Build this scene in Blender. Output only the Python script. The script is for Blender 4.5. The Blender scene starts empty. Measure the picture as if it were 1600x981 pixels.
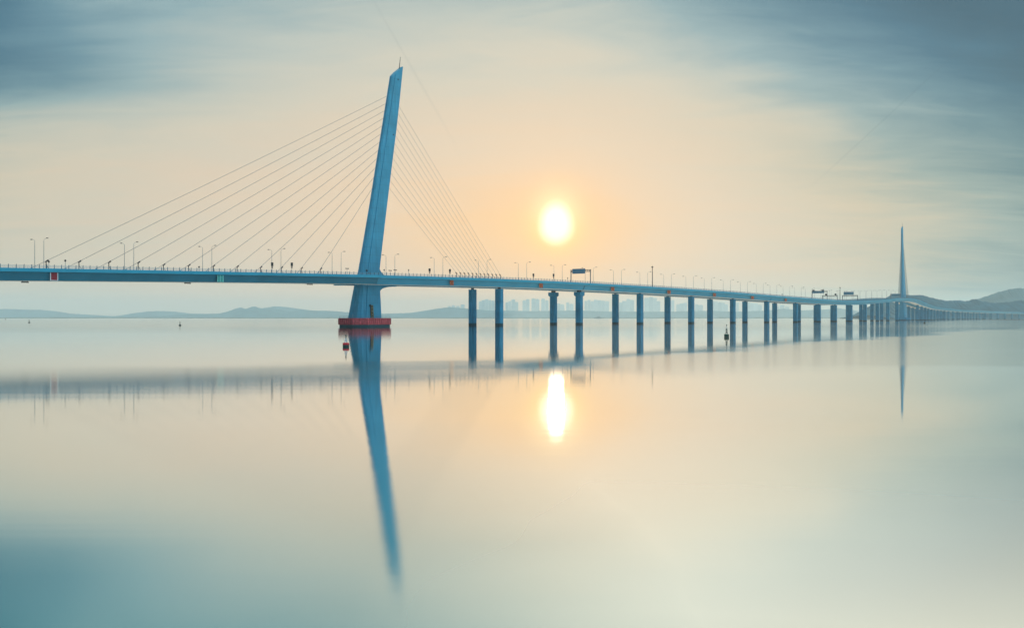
import bpy, bmesh, math, random
import numpy as np
from mathutils import Vector, Matrix

random.seed(7)
SC = bpy.context.scene
COL = SC.collection
PI = math.pi

# ------------------------------------------------------------------ helpers
def tag(o, label=None, cat=None, group=None, kind=None):
    if label: o['label'] = label
    if cat: o['category'] = cat
    if group: o['group'] = group
    if kind: o['kind'] = kind
    return o

def empty(name, loc=(0, 0, 0), rz=0.0, parent=None):
    o = bpy.data.objects.new(name, None)
    o.empty_display_size = 1.0
    COL.objects.link(o)
    o.location = loc
    o.rotation_euler = (0, 0, rz)
    if parent: o.parent = parent
    return o

def build(name, bm, mats, parent=None, loc=None, rz=0.0, smooth=False, recalc=True):
    if recalc:
        bmesh.ops.recalc_face_normals(bm, faces=bm.faces)
    me = bpy.data.meshes.new(name)
    bm.to_mesh(me); bm.free()
    if not isinstance(mats, (list, tuple)): mats = [mats]
    for m in mats: me.materials.append(m)
    if smooth:
        for p in me.polygons: p.use_smooth = True
    o = bpy.data.objects.new(name, me)
    COL.objects.link(o)
    if parent: o.parent = parent
    if loc is not None: o.location = loc
    o.rotation_euler = (0, 0, rz)
    return o

def copy_obj(o, parent=None):
    c = o.copy(); COL.objects.link(c)
    if parent: c.parent = parent
    return c

def copy_tree(o, parent=None):
    c = copy_obj(o, parent)
    for ch in [x for x in KIDS.get(o.name, [])]:
        copy_tree(ch, c)
    return c

KIDS = {}
def index_children(root):
    for o in [root] + list(root.children_recursive):
        KIDS[o.name] = list(o.children)

def add_box(bm, c, d, mat=0, rz=0.0):
    """box with centre c and full size d"""
    hx, hy, hz = d[0] / 2, d[1] / 2, d[2] / 2
    ca, sa = math.cos(rz), math.sin(rz)
    vs = []
    for z in (-hz, hz):
        for x, y in ((-hx, -hy), (hx, -hy), (hx, hy), (-hx, hy)):
            vs.append(bm.verts.new((c[0] + x * ca - y * sa, c[1] + x * sa + y * ca, c[2] + z)))
    for f in ((0, 3, 2, 1), (4, 5, 6, 7), (0, 1, 5, 4), (1, 2, 6, 5), (2, 3, 7, 6), (3, 0, 4, 7)):
        fc = bm.faces.new([vs[i] for i in f]); fc.material_index = mat
    return vs

def add_tube(bm, pts, r, n=8, mat=0, caps=True):
    """tube through points; r a number or one per point"""
    pts = [Vector(p) for p in pts]
    rs = r if isinstance(r, (list, tuple)) else [r] * len(pts)
    rings = []
    for i, p in enumerate(pts):
        if i == 0: d = pts[1] - pts[0]
        elif i == len(pts) - 1: d = pts[-1] - pts[-2]
        else: d = pts[i + 1] - pts[i - 1]
        d.normalize()
        up = Vector((0, 0, 1)) if abs(d.z) < 0.95 else Vector((1, 0, 0))
        a = d.cross(up).normalized(); b = d.cross(a).normalized()
        rings.append([bm.verts.new(p + (a * math.cos(2 * PI * k / n) + b * math.sin(2 * PI * k / n)) * rs[i]) for k in range(n)])
    for i in range(len(rings) - 1):
        for k in range(n):
            f = bm.faces.new((rings[i][k], rings[i][(k + 1) % n], rings[i + 1][(k + 1) % n], rings[i + 1][k]))
            f.material_index = mat; f.smooth = True
    if caps:
        for rg in (rings[0], rings[-1]):
            f = bm.faces.new(rg); f.material_index = mat
    return rings

def add_lathe(bm, prof, n=20, mat=0, c=(0, 0)):
    """prof list of (r, z)"""
    rings = []
    for r, z in prof:
        rings.append([bm.verts.new((c[0] + r * math.cos(2 * PI * k / n), c[1] + r * math.sin(2 * PI * k / n), z)) for k in range(n)])
    for i in range(len(rings) - 1):
        for k in range(n):
            f = bm.faces.new((rings[i][k], rings[i][(k + 1) % n], rings[i + 1][(k + 1) % n], rings[i + 1][k]))
            f.material_index = mat
    for rg in (rings[0], rings[-1]):
        f = bm.faces.new(rg); f.material_index = mat

def loft(bm, rings, mat=0, caps=True):
    R = [[bm.verts.new(p) for p in rg] for rg in rings]
    n = len(R[0])
    for i in range(len(R) - 1):
        for k in range(n):
            f = bm.faces.new((R[i][k], R[i][(k + 1) % n], R[i + 1][(k + 1) % n], R[i + 1][k]))
            f.material_index = mat
    if caps:
        for rg in (R[0], R[-1]):
            f = bm.faces.new(rg); f.material_index = mat
    return R

# ------------------------------------------------------------------ materials
def lin(c):
    return tuple(((v / 255) / 12.92 if v / 255 <= 0.04045 else ((v / 255 + 0.055) / 1.055) ** 2.4) for v in c)

def mat(name, base, rough=0.6, var=0.12, scale=0.4, streak=0.0, metallic=0.0, bump=0.0, seams=None, spec=0.3):
    """Painted / concrete / metal surface: large soft mottling, optional rain streaks and panel seams."""
    m = bpy.data.materials.new(name); m.use_nodes = True
    nt = m.node_tree; N = nt.nodes; L = nt.links
    b = N['Principled BSDF']
    b.inputs['Roughness'].default_value = rough
    b.inputs['Metallic'].default_value = metallic
    b.inputs['Specular IOR Level'].default_value = spec
    tc = N.new('ShaderNodeTexCoord')
    n1 = N.new('ShaderNodeTexNoise'); n1.inputs['Scale'].default_value = scale; n1.inputs['Detail'].default_value = 6
    oi = N.new('ShaderNodeObjectInfo')                     # the same stains never repeat on two piers
    av = N.new('ShaderNodeVectorMath'); av.operation = 'MULTIPLY_ADD'; av.inputs[1].default_value = (0.37, 0.37, 0.0)
    L.new(oi.outputs['Location'], av.inputs[0]); L.new(tc.outputs['Object'], av.inputs[2])
    L.new(av.outputs[0], n1.inputs['Vector'])
    mr = N.new('ShaderNodeMapRange'); mr.inputs['From Min'].default_value = 0.3; mr.inputs['From Max'].default_value = 0.7
    mr.inputs['To Min'].default_value = 1 - var; mr.inputs['To Max'].default_value = 1 + var
    L.new(n1.outputs['Fac'], mr.inputs['Value'])
    fac = mr.outputs['Result']
    if streak:
        mp = N.new('ShaderNodeMapping'); mp.inputs['Scale'].default_value = (1.6, 1.6, 0.05)
        L.new(av.outputs[0], mp.inputs['Vector'])
        n2 = N.new('ShaderNodeTexNoise'); n2.inputs['Scale'].default_value = 1.0; n2.inputs['Detail'].default_value = 4
        L.new(mp.outputs['Vector'], n2.inputs['Vector'])
        m2 = N.new('ShaderNodeMapRange'); m2.inputs['From Min'].default_value = 0.35; m2.inputs['From Max'].default_value = 0.65
        m2.inputs['To Min'].default_value = 1 - streak; m2.inputs['To Max'].default_value = 1 + streak * 0.4
        L.new(n2.outputs['Fac'], m2.inputs['Value'])
        mu = N.new('ShaderNodeMath'); mu.operation = 'MULTIPLY'
        L.new(fac, mu.inputs[0]); L.new(m2.outputs['Result'], mu.inputs[1]); fac = mu.outputs[0]
    if seams:                                   # horizontal construction joints every `seams` metres
        sx = N.new('ShaderNodeSeparateXYZ'); L.new(tc.outputs['Object'], sx.inputs[0])
        dv = N.new('ShaderNodeMath'); dv.operation = 'DIVIDE'; dv.inputs[1].default_value = seams; L.new(sx.outputs['Z'], dv.inputs[0])
        fr = N.new('ShaderNodeMath'); fr.operation = 'FRACT'; L.new(dv.outputs[0], fr.inputs[0])
        lt = N.new('ShaderNodeMath'); lt.operation = 'LESS_THAN'; lt.inputs[1].default_value = 0.03; L.new(fr.outputs[0], lt.inputs[0])
        ma = N.new('ShaderNodeMath'); ma.operation = 'MULTIPLY_ADD'; ma.inputs[1].default_value = -0.25; ma.inputs[2].default_value = 1.0
        L.new(lt.outputs[0], ma.inputs[0])
        mu = N.new('ShaderNodeMath'); mu.operation = 'MULTIPLY'
        L.new(fac, mu.inputs[0]); L.new(ma.outputs[0], mu.inputs[1]); fac = mu.outputs[0]
    vm = N.new('ShaderNodeVectorMath'); vm.operation = 'SCALE'
    vm.inputs[0].default_value = base[:3]
    L.new(fac, vm.inputs['Scale'])
    L.new(vm.outputs[0], b.inputs['Base Color'])
    if bump:
        bp = N.new('ShaderNodeBump'); bp.inputs['Strength'].default_value = bump
        L.new(n1.outputs['Fac'], bp.inputs['Height']); L.new(bp.outputs['Normal'], b.inputs['Normal'])
    return m

M = {}
M['pylon']   = mat('pylon_paint', (0.035, 0.26, 0.43), 0.62, 0.12, 0.12, 0.13, seams=4.0)
M['conc']    = mat('pier_concrete', (0.02, 0.20, 0.35), 0.75, 0.2, 0.25, 0.3, seams=4.6)
M['girder']  = mat('girder_concrete', (0.04, 0.25, 0.39), 0.7, 0.10, 0.08, 0.0)
M['steel']   = mat('steel_deck_paint', (0.004, 0.125, 0.20), 0.5, 0.12, 0.10, 0.0)
M['fascia']  = mat('deck_edge_paint', (0.015, 0.25, 0.40), 0.55, 0.08, 0.2, 0.0)
M['soffit']  = mat('soffit_lit_concrete', (0.74, 0.68, 0.62), 0.8, 0.1, 0.1)  # light bounced up off the water is put into this pale colour
M['tide']    = mat('tide_mark', (0.012, 0.05, 0.07), 0.85, 0.3, 0.8)
M['asphalt'] = mat('asphalt', (0.05, 0.05, 0.052), 0.9, 0.15, 0.5)
M['rail']    = mat('railing_metal', (0.16, 0.30, 0.40), 0.5, 0.1, 1.0)
M['post']    = mat('railing_post_metal', (0.03, 0.11, 0.17), 0.5, 0.1, 1.0)
M['cable']   = mat('cable_sheath', (0.10, 0.15, 0.18), 0.5, 0.05, 1.0)
M['dark']    = mat('dark_metal', (0.012, 0.02, 0.028), 0.5, 0.1, 2.0)
M['lamp']    = mat('lamp_pole_paint', (0.17, 0.23, 0.27), 0.45, 0.06, 1.0)
M['red']     = mat('fender_red', (0.52, 0.085, 0.105), 0.75, 0.35, 1.3, 0.4)
M['boardred']= mat('mark_board_red', (0.22, 0.006, 0.02), 0.5, 0.1, 0.8)
M['white']   = mat('white_paint', (0.55, 0.6, 0.66), 0.5, 0.08, 0.8)
M['green']   = mat('mark_board_green', (0.02, 0.26, 0.26), 0.5, 0.1, 0.8)
M['palegreen']= mat('mark_stripe_green', (0.2, 0.55, 0.55), 0.5, 0.08, 0.8)
M['orange']  = mat('mark_board_orange', (0.55, 0.13, 0.03), 0.5, 0.1, 0.8)
M['orangedark']= mat('mark_cross', (0.20, 0.02, 0.012), 0.5, 0.1, 0.8)
M['gantry']  = mat('gantry_steel', (0.05, 0.09, 0.12), 0.45, 0.1, 1.0)
M['sign']    = mat('sign_back_panel', (0.085, 0.23, 0.34), 0.5, 0.1, 0.8)
M['signrib'] = mat('sign_back_rib', (0.06, 0.17, 0.26), 0.5, 0.1, 0.8)
M['yellow']  = mat('ladder_yellow', (0.28, 0.19, 0.05), 0.6, 0.3, 1.5)
M['buoyred'] = mat('buoy_red', (0.42, 0.012, 0.03), 0.4, 0.15, 2.0)
M['buoydark']= mat('buoy_dark', (0.008, 0.03, 0.028), 0.5, 0.2, 2.0)
M['buoygreen']= mat('buoy_green', (0.004, 0.05, 0.038), 0.45, 0.2, 2.0)
M['hazed_forest']  = mat('hazed_forest', (0.002, 0.085, 0.15), 0.95, 0.35, 0.012, spec=0.0)  # blue of the hazy air put into the tree colour
M['farwoods'] = mat('hazed_far_woods', (0.05, 0.13, 0.17), 0.95, 0.3, 0.008, spec=0.0)  # same woods lightened, distance haze put into the colour
M['shore']   = mat('mangrove', (0.03, 0.06, 0.045), 0.95, 0.4, 0.02)
M['mud']     = mat('mudflat', (0.07, 0.08, 0.075), 0.8, 0.3, 0.05)
M['tower1']  = mat('tower_block_render', (0.50, 0.52, 0.52), 0.8, 0.12, 0.02)
M['tower2']  = mat('tower_block_tile', (0.42, 0.45, 0.46), 0.8, 0.12, 0.02)
M['hull']    = mat('ship_hull', (0.05, 0.09, 0.11), 0.6, 0.1, 0.1)
M['cabin']   = mat('ship_cabin', (0.14, 0.18, 0.2), 0.6, 0.1, 0.1)

# ------------------------------------------------------------------ camera
F = 1600 * 35.0 / 36.0            # focal length in photo pixels
HORIZON, CX, CAMZ = 496.0, 800.0, 4.8
cam = bpy.data.cameras.new('camera'); cam.lens = 35; cam.sensor_width = 36; cam.sensor_fit = 'HORIZONTAL'
cam.shift_y = (HORIZON - 490.5) / 1600
cam.clip_start = 0.5; cam.clip_end = 60000
cob = bpy.data.objects.new('camera', cam); COL.objects.link(cob)
cob.location = (0, 0, CAMZ); cob.rotation_euler = (PI / 2, 0, 0)
SC.camera = cob

def px_of(x, y): return CX + F * x / y
def X_at(px, D): return (px - CX) / F * D
def Z_at(py, D): return CAMZ + (HORIZON - py) / F * D

# ------------------------------------------------------------------ bridge alignment
def catmull(P, step=4.0):
    out = []
    n = len(P)
    for i in range(n - 1):
        p0 = P[max(i - 1, 0)]; p1 = P[i]; p2 = P[i + 1]; p3 = P[min(i + 2, n - 1)]
        m = max(2, int(np.linalg.norm((p2 - p1)[:2]) / step))
        for k in range(m):
            t = k / m
            out.append(0.5 * ((2 * p1) + (-p0 + p2) * t + (2 * p0 - 5 * p1 + 4 * p2 - p3) * t * t + (-p0 + 3 * p1 - 3 * p2 + p3) * t ** 3))
    out.append(P[-1])
    return np.array(out)

def resample(P, step):
    d = np.r_[0, np.cumsum(np.linalg.norm(np.diff(P[:, :2], axis=0), axis=1))]
    s = np.arange(0, d[-1], step)
    return np.c_[[np.interp(s, d, P[:, k]) for k in range(P.shape[1])]].T

def smooth(P, w):
    k = np.exp(-0.5 * (np.arange(-3 * w, 3 * w + 1) / w) ** 2); k /= k.sum()
    out = P.copy()
    for c in range(P.shape[1]):
        a = P[:, c]
        pad = np.r_[2 * a[0] - a[3 * w:0:-1], a, 2 * a[-1] - a[-2:-3 * w - 2:-1]]
        out[:, c] = np.convolve(pad, k, 'valid')
    return out

def chain(pxs, D0, step, sign):
    """points on the sight lines pxs whose neighbours lie `step` metres apart (piers 75 m, lamps half a span)"""
    pts = [(X_at(pxs[0], D0), D0)]
    for px in pxs[1:]:
        k = (px - CX) / F; x0, y0 = pts[-1]
        A = 1 + k * k; B = -2 * (k * x0 + y0); C = x0 * x0 + y0 * y0 - step * step
        D = (-B + sign * math.sqrt(max(0.0, B * B - 4 * A * C))) / (2 * A)
        pts.append((k * D, D))
    return pts

HALF = 19.0
pier_px = [905, 1000, 1080, 1145, 1198, 1243, 1279, 1304.5, 1329, 1351.5, 1371]
pl = chain(pier_px, 630.0, 75.0, 1)                                    # near pier line, 10 m from the centre
d0 = np.array(pl[5]) - np.array(pl[0]); d0 /= np.linalg.norm(d0)
lamp_px = [927, 878.5, 823, 761, 692, 617, 533, 439, 331, 209, 68.5]
lk = np.array(pl[0]) + np.array((-d0[1], d0[0])) * 6.8                  # lamp line, 3.2 m from the centre
k_ = (927 - CX) / F; q_ = (k_ * lk[1] - lk[0]) / (d0[0] - k_ * d0[1])
l0 = lk + d0 * q_
ll = chain(lamp_px, l0[1], 36.9, -1)
cen = [(np.array(p) + np.array((-d0[1], d0[0])) * 3.2) for p in ll[::-1]]
cen += [(np.array(p) + np.array((-d0[1], d0[0])) * 10.0) for p in pl[1:]]
dl = cen[0] - cen[3]; dl /= np.linalg.norm(dl)
cen = [cen[0] + dl * q for q in (190, 130, 70)] + cen
for px, D in ((1411.3, 1500), (1426, 1610), (1436, 1720), (1445.5, 1840), (1455, 1970), (1468, 2120), (1488, 2310), (1519, 2530), (1551, 2730), (1608, 3010), (1680, 3260), (1770, 3500)):
    cen.append(np.array((X_at(px, D), D)))
CL2 = smooth(resample(catmull(np.array(cen, float)), 4.0), 12)
CL2 = resample(CL2, 4.0)
TT = np.gradient(CL2, axis=0); TT /= np.linalg.norm(TT, axis=1)[:, None]
SS = np.arange(len(CL2)) * 4.0
# deck height from the near edge's line in the view
ex = CL2[:, 0] + TT[:, 1] * HALF; ey = CL2[:, 1] - TT[:, 0] * HALF
epx = CX + F * ex / ey
zpx = [(0, 420.0), (130, 422.2), (270, 424.4), (400, 427.0), (530, 429.6), (640, 432.3), (740, 435.2), (862, 440.0), (1000, 447.6), (1145, 457.2), (1200, 462.0), (1250, 465.7),
       (1283, 468.2), (1322, 470.7), (1349, 470.9), (1369, 469.6), (1389, 468.0), (1408, 466.6), (1424, 466.6), (1434, 468.2), (1442.5, 472.2), (1451, 475.6), (1463, 479.6), (1482, 482.2), (1512, 484.9),
       (1543, 486.5), (1600, 488.3), (1670, 489.2), (1760, 489.8)]
zs_, zz_ = [], []
for px, py in zpx:
    i = int(np.argmax(epx > px))
    if epx[-1] < px: continue
    f_ = (px - epx[i - 1]) / (epx[i] - epx[i - 1]); D = ey[i - 1] + f_ * (ey[i] - ey[i - 1])
    zs_.append(SS[i - 1] + 4 * f_); zz_.append(Z_at(py, D))
zline = np.interp(SS, zs_, zz_)
g = (zz_[1] - zz_[0]) / (zs_[1] - zs_[0])
zline = np.where(SS < zs_[0], zz_[0] + (SS - zs_[0]) * g, zline)
CL = smooth(np.c_[CL2, zline], 6)
CL[:, :2] = CL2

def frame(s):
    x, y, z = (np.interp(s, SS, CL[:, k]) for k in range(3))
    dx, dy = np.interp(s, SS, TT[:, 0]), np.interp(s, SS, TT[:, 1])
    l = math.hypot(dx, dy)
    return x, y, z, dx / l, dy / l

def P(s, t=0.0, dz=0.0):
    """point at station s, t metres towards the camera side, dz above the deck edge"""
    x, y, z, dx, dy = frame(s)
    return Vector((x + dy * t, y - dx * t, z + dz))

def heading(s):
    f = frame(s); return math.atan2(f[4], f[3])

def station(px, t=0.0, lo=0.0, hi=None):
    hi = hi or SS[-1]
    for _ in range(60):
        mid = (lo + hi) / 2
        p = P(mid, t)
        if px_of(p.x, p.y) < px: lo = mid
        else: hi = mid
    return (lo + hi) / 2

S0 = station(579.5)               # main pylon
DECKZ = frame(S0)[2]
S_END = SS[-1] - 8

def sweep(bm, prof, s0, s1, step=6.0, mats=None, closed=True, caps=True):
    n = max(2, int((s1 - s0) / step) + 1)
    rings = []
    for i in range(n):
        s = s0 + (s1 - s0) * i / (n - 1)
        rings.append([bm.verts.new(P(s, t, z)) for t, z in prof])
    m = len(prof)
    for i in range(n - 1):
        for k in range(m if closed else m - 1):
            f = bm.faces.new((rings[i][k], rings[i][(k + 1) % m], rings[i + 1][(k + 1) % m], rings[i + 1][k]))
            if mats: f.material_index = mats[k]
    if caps and closed:
        bm.faces.new(rings[0]); bm.faces.new(rings[-1])

bx, by, _bz, _dx, _dy = frame(S0)
bridge = empty('cable_stayed_bridge', (0, 0, 0))
tag(bridge, 'long blue cable-stayed road bridge curving across the bay on concrete piers', 'bridge')

# --- decks
S_JOINT = S0 - 12
bm = bmesh.new()
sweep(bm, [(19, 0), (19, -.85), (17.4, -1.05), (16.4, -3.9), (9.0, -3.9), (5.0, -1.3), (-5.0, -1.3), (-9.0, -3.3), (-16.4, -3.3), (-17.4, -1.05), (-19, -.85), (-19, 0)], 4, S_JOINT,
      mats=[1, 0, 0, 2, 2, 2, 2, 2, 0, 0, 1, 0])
build('steel_deck', bm, [M['steel'], M['fascia'], M['soffit']], bridge)
for side in (1, -1):
    bm = bmesh.new()
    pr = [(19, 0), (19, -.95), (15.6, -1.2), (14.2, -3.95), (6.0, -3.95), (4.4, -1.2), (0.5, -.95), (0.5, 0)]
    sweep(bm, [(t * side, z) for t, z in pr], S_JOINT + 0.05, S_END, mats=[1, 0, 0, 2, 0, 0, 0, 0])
    build('box_girder', bm, [M['girder'], M['fascia'], M['soffit']], bridge)
# carriageways, kerbs, median
for side in (1, -1):
    bm = bmesh.new()
    sweep(bm, [(3.4 * side, 0.004), (17.9 * side, 0.004), (17.9 * side, 0.06), (3.4 * side, 0.06)], 6, S_END - 2)
    build('carriageway', bm, M['asphalt'], bridge)
    bm = bmesh.new()
    for t in (4.2, 7.9, 11.6, 15.4):
        if t in (4.2, 15.4):
            sweep(bm, [((t - .08) * side, 0.064), ((t + .08) * side, 0.064), ((t + .08) * side, 0.068), ((t - .08) * side, 0.068)], 8, S_END - 4, 12)
        else:
            s = 10
            while s < min(S_END - 10, 1700):
                sweep(bm, [((t - .08) * side, 0.064), ((t + .08) * side, 0.064), ((t + .08) * side, 0.068), ((t - .08) * side, 0.068)], s, s + 6, 6)
                s += 15
    build('lane_marking', bm, M['white'], bridge)
    bm = bmesh.new()
    sweep(bm, [(17.95 * side, 0.004), (18.98 * side, 0.004), (18.9 * side, 0.45), (18.1 * side, 0.45)], 6, S_END - 2)
    build('kerb', bm, M['fascia'], bridge)

# --- railing: rails + posts
def make_post_mesh():
    bm = bmesh.new()
    add_box(bm, (0, 0, 0.55), (0.16, 0.22, 1.10))
    add_box(bm, (0, 0, 0.03), (0.34, 0.34, 0.06))
    add_tube(bm, [(0, 0, 1.08), (0, -0.10, 1.28), (0, -0.14, 1.36)], [0.1, 0.09, 0.07], 6)
    return bm
S_VIS = station(0, 18.5) - 8
for side in (1, -1):
    t = 18.5 * side
    bm = bmesh.new()
    for z in (0.75, 1.05, 1.38):
        sweep(bm, [(t - .05, z), (t + .05, z), (t + .05, z + .09), (t - .05, z + .09)], 6, S_END - 2, 12)
    for k in range(0, int((S_END - 12) / 1.35)):           # thin balusters
        s = 6 + k * 1.35
        if s > 1500: break
        a = P(s, t, 0.46); h = heading(s)
        add_box(bm, (a.x, a.y, a.z + 0.46), (0.03, 0.03, 0.92), 0, h)
    rl = build('railing', bm, M['rail'], bridge)
    n_all = int((S_END - S_VIS) / 2.7)
    rest = bmesh.new()
    first = None
    for k in range(n_all):
        s = S_VIS + k * 2.7
        a = P(s, t, 0.45); h = heading(s)
        if k < 100:
            if first is None:
                first = build('railing_post', make_post_mesh(), M['post'], rl)
                c = first
            else:
                c = copy_obj(first, rl)
            c.location = a; c.rotation_euler = (0, 0, h)
        else:
            add_box(rest, (a.x, a.y, a.z + 0.58), (0.16, 0.22, 1.16), 0, h)
    s = 8
    while s < S_VIS:
        a = P(s, t, 0.45); add_box(rest, (a.x, a.y, a.z + 0.58), (0.16, 0.22, 1.16), 0, heading(s)); s += 2.7
    r = build('railing_post', rest, M['post'], rl); r['kind'] = 'stuff'
bm = bmesh.new()
for t in (3.2, -3.2):
    sweep(bm, [(t - .25, 0.004), (t + .25, 0.004), (t + .12, 0.8), (t - .12, 0.8)], 6, S_END - 2, 12)
build('median_barrier', bm, M['girder'], bridge)

# ------------------------------------------------------------------ pylons
def pylon_section(L, W, groove=0.28):
    a, b = L / 2, W / 2
    c = min(0.10 * L, 0.16 * W)
    g0, g1 = -a + 0.22 * L, -a + 0.30 * L
    return [(-a + c, b), (g0, b), (g0 + .12, b - groove), (g1 - .12, b - groove), (g1, b), (a - c * .6, b), (a, b - c * .6),
            (a, -b + c * .6), (a - c * .6, -b), (g1, -b), (g1 - .12, -b + groove), (g0 + .12, -b + groove), (g0, -b), (-a + c, -b),
            (-a, -b + c), (-a, -0.24 * b), (-a + .25, -0.2 * b), (-a + .25, 0.2 * b), (-a, 0.24 * b), (-a, b - c)]

def make_pylon(s_base, sections, top, mast, name_lbl=None):
    """sections: (photo y, left x, right x, W); local frame: u along the bridge, v towards the camera side."""
    x0, y0, z0, dx, dy = frame(s_base)
    rings = []
    info = []
    for py, xl, xr, W in sections:
        px = (xl + xr) / 2
        k = (px - CX) / F
        u = (k * y0 - x0) / (dx - k * dy)
        D = y0 + dy * u
        z = Z_at(py, D)
        wpx = (xr - xl) / F * D
        nx = abs(dy - k * (-dx)) ; ux = abs(dx - k * dy)
        L = max(1.0, (wpx - W * nx) / ux)
        rings.append([(u + a, b, z) for a, b in pylon_section(L, W)])
        info.append((z, u, L, W))
    # sloping head
    zt, ut, Lt, Wt = info[-1]
    H, lean = top
    head = []
    for a, b in pylon_section(Lt, Wt * 0.9, 0.2):
        f = min(1.0, max(0.0, (a / Lt + 0.5) / 0.72))
        g = max(0.0, (a / Lt + 0.5 - 0.72) / 0.28)
        z = 0.06 + (H - 0.7) * f + 0.7 * g
        head.append((ut + a + lean * z / H, b, zt + z))
    rings.append(head)
    bm = bmesh.new()
    loft(bm, rings)
    root = build('pylon', bm, M['pylon'], bridge, (x0, y0, 0), math.atan2(dy, dx))
    # lightning rod
    bm = bmesh.new()
    bu = ut + 0.22 * Lt + lean
    zb = zt + H - 0.75
    add_tube(bm, [(bu, 0, zb - 0.6), (bu + mast * 0.16, 0, zb + mast)], [0.20, 0.10], 8)
    for q in (0.35, 0.65, 0.95):
        add_lathe(bm, [(0.22, zb + mast * q), (0.22, zb + mast * q + 0.12)], 8, 0, (bu + mast * 0.16 * q, 0))
    build('lightning_rod', bm, M['dark'], root)
    return root, info, (x0, y0, dx, dy)

def info_at(info, z):
    zs = [i[0] for i in info]
    return [np.interp(z, zs, [i[k] for i in info]) for k in (1, 2, 3)]

secA = [(499, 540.4, 598.3, 9.4), (470, 546.3, 596.7, 7.8), (444, 551.8, 595.0, 6.4), (430, 556.6, 593.6, 4.6), (424, 558.2, 593.8, 4.1), (390, 564.2, 597.6, 3.7),
        (320, 576.3, 605.6, 3.1), (260, 586.0, 612.8, 2.8), (200, 595.8, 620.3, 2.55), (160, 602.2, 624.6, 2.4), (122, 608.2, 628.4, 2.3)]
pylA, infA, frA = make_pylon(S0, secA, (6.6, 1.0), 5.6)

def local_z(py, u=0.0):
    return Z_at(py, frA[1] + frA[3] * u)

# flared haunches at the deck on the landward side
def haunch(prof, t, material, parent, name, frm):
    bm = bmesh.new()
    R = [[(u, v, z) for u, z in prof] for v in (-t, t)]
    loft(bm, R)
    return build(name, bm, material, parent)
u, L, W = info_at(infA, DECKZ + 2)
ur = u + L / 2
zt_ = local_z(417.0)
prof = [(ur - 1.5, DECKZ - 0.4), (ur - 1.2, zt_)]
for q in range(0, 9):
    a = q / 8
    prof.append((ur - 0.12 + 7.4 * (0.55 * a + 0.45 * (1 - math.cos(a * PI / 2))), zt_ - 0.25 - (zt_ - DECKZ - 0.55) * math.sin(a * PI / 2)))
prof.append((ur + 7.3, DECKZ - 0.4))
haunch(prof, W / 2 - 0.45, M['pylon'], pylA, 'haunch', frA)
zs = DECKZ - 4.0; zc = local_z(455)
u, L, W = info_at(infA, zs - 2)
ur = u + L / 2
prof = [(ur - 1.5, zs), (ur - 1.2, zc)]
for q in range(0, 9):
    a = q / 8
    prof.append((ur + 0.02 + 11.0 * (1 - math.cos(a * PI / 2)), zc + (zs - 0.35 - zc) * math.sin(a * PI / 2)))
prof.append((ur + 11.6, zs - 0.35)); prof.append((ur + 11.6, zs))
haunch(prof, W / 2 - 0.5, M['pylon'], pylA, 'corbel', frA)

# access ladder cage on the near face
bm = bmesh.new()
zb = local_z(497); ztp = local_z(477)
u, L, W = info_at(infA, (zb + ztp) / 2)
lu = u + 0.02 * L
v0 = -(info_at(infA, zb)[2] / 2 + 0.75); v1 = -(info_at(infA, ztp)[2] / 2 + 0.75)
for du in (-0.55, 0.55):
    add_tube(bm, [(lu + du, v0 + .5, zb), (lu + du, v1 + .5, ztp)], 0.12, 6, 0)
    add_tube(bm, [(lu + du, v0 + .1, zb), (lu + du, v1 + .1, ztp)], 0.12, 6, 0)
for k in range(15):
    f = k / 14
    add_box(bm, (lu, v0 + (v1 - v0) * f + .3, zb + (ztp - zb) * f), (1.2, 0.55, 0.1), 0)
    if k in (2, 5, 9, 12):
        add_box(bm, (lu, v0 + (v1 - v0) * f + .35, zb + (ztp - zb) * f + .25), (1.0, 0.5, 0.62), 1)
add_box(bm, (lu - 1.0, v1 + 0.45, ztp - 0.2), (0.5, 0.4, 1.3), 1)
add_box(bm, (lu - 0.85, (v0 + v1) / 2 + 0.55, (zb + ztp) / 2), (0.32, 0.16, ztp - zb), 1)
build('access_ladder', bm, [M['yellow'], M['dark']], pylA)
# small service door and lamp above the deck, inspection hatches
bm = bmesh.new()
for py, fr in ((423.5, -0.30), (427.5, -0.16)):
    z = local_z(py); u, L, W = info_at(infA, z)
    add_box(bm, (u + fr * L, -W / 2 - 0.15, z), (0.7, 0.5, 0.8 if py < 425 else 0.5))
for py, fr in ((204.5, 0.28), (114.5, 0.1)):
    z = local_z(py); u, L, W = info_at(infA, z)
    add_box(bm, (u + fr * L, -W / 2 - 0.06, z), (0.6, 0.24, 0.6))
build('service_light', bm, M['dark'], pylA)

# pile cap with red fender ring
def octa(L, W, c):
    a, b = L / 2, W / 2
    return [(-a + c, -b), (a - c, -b), (a, -b + c), (a, b - c), (a - c, b), (-a + c, b), (-a, b - c), (-a, -b + c)]
u, L, W = info_at(infA, 6)
PCU = u + 0.2; CA, CB = 25.5, 19.5
def ring(L_, W_, c, z): return [(PCU + a, b, z) for a, b in octa(L_, W_, c)]
bm = bmesh.new()
loft(bm, [ring(CA, CB, 5.0, -2), ring(CA, CB, 5.0, 1.35), ring(CA - .8, CB - .8, 4.8, 4.3)])
cap = build('pile_cap', bm, M['tide'], bridge, (frA[0], frA[1], 0), math.atan2(frA[3], frA[2]))
bm = bmesh.new()
loft(bm, [ring(CA + .8, CB + .8, 5.2, 1.3), ring(CA + .8, CB + .8, 5.2, 4.35), ring(CA + .3, CB + .3, 5.1, 4.5)])
oc = octa(CA + .8, CB + .8, 5.2)
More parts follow.
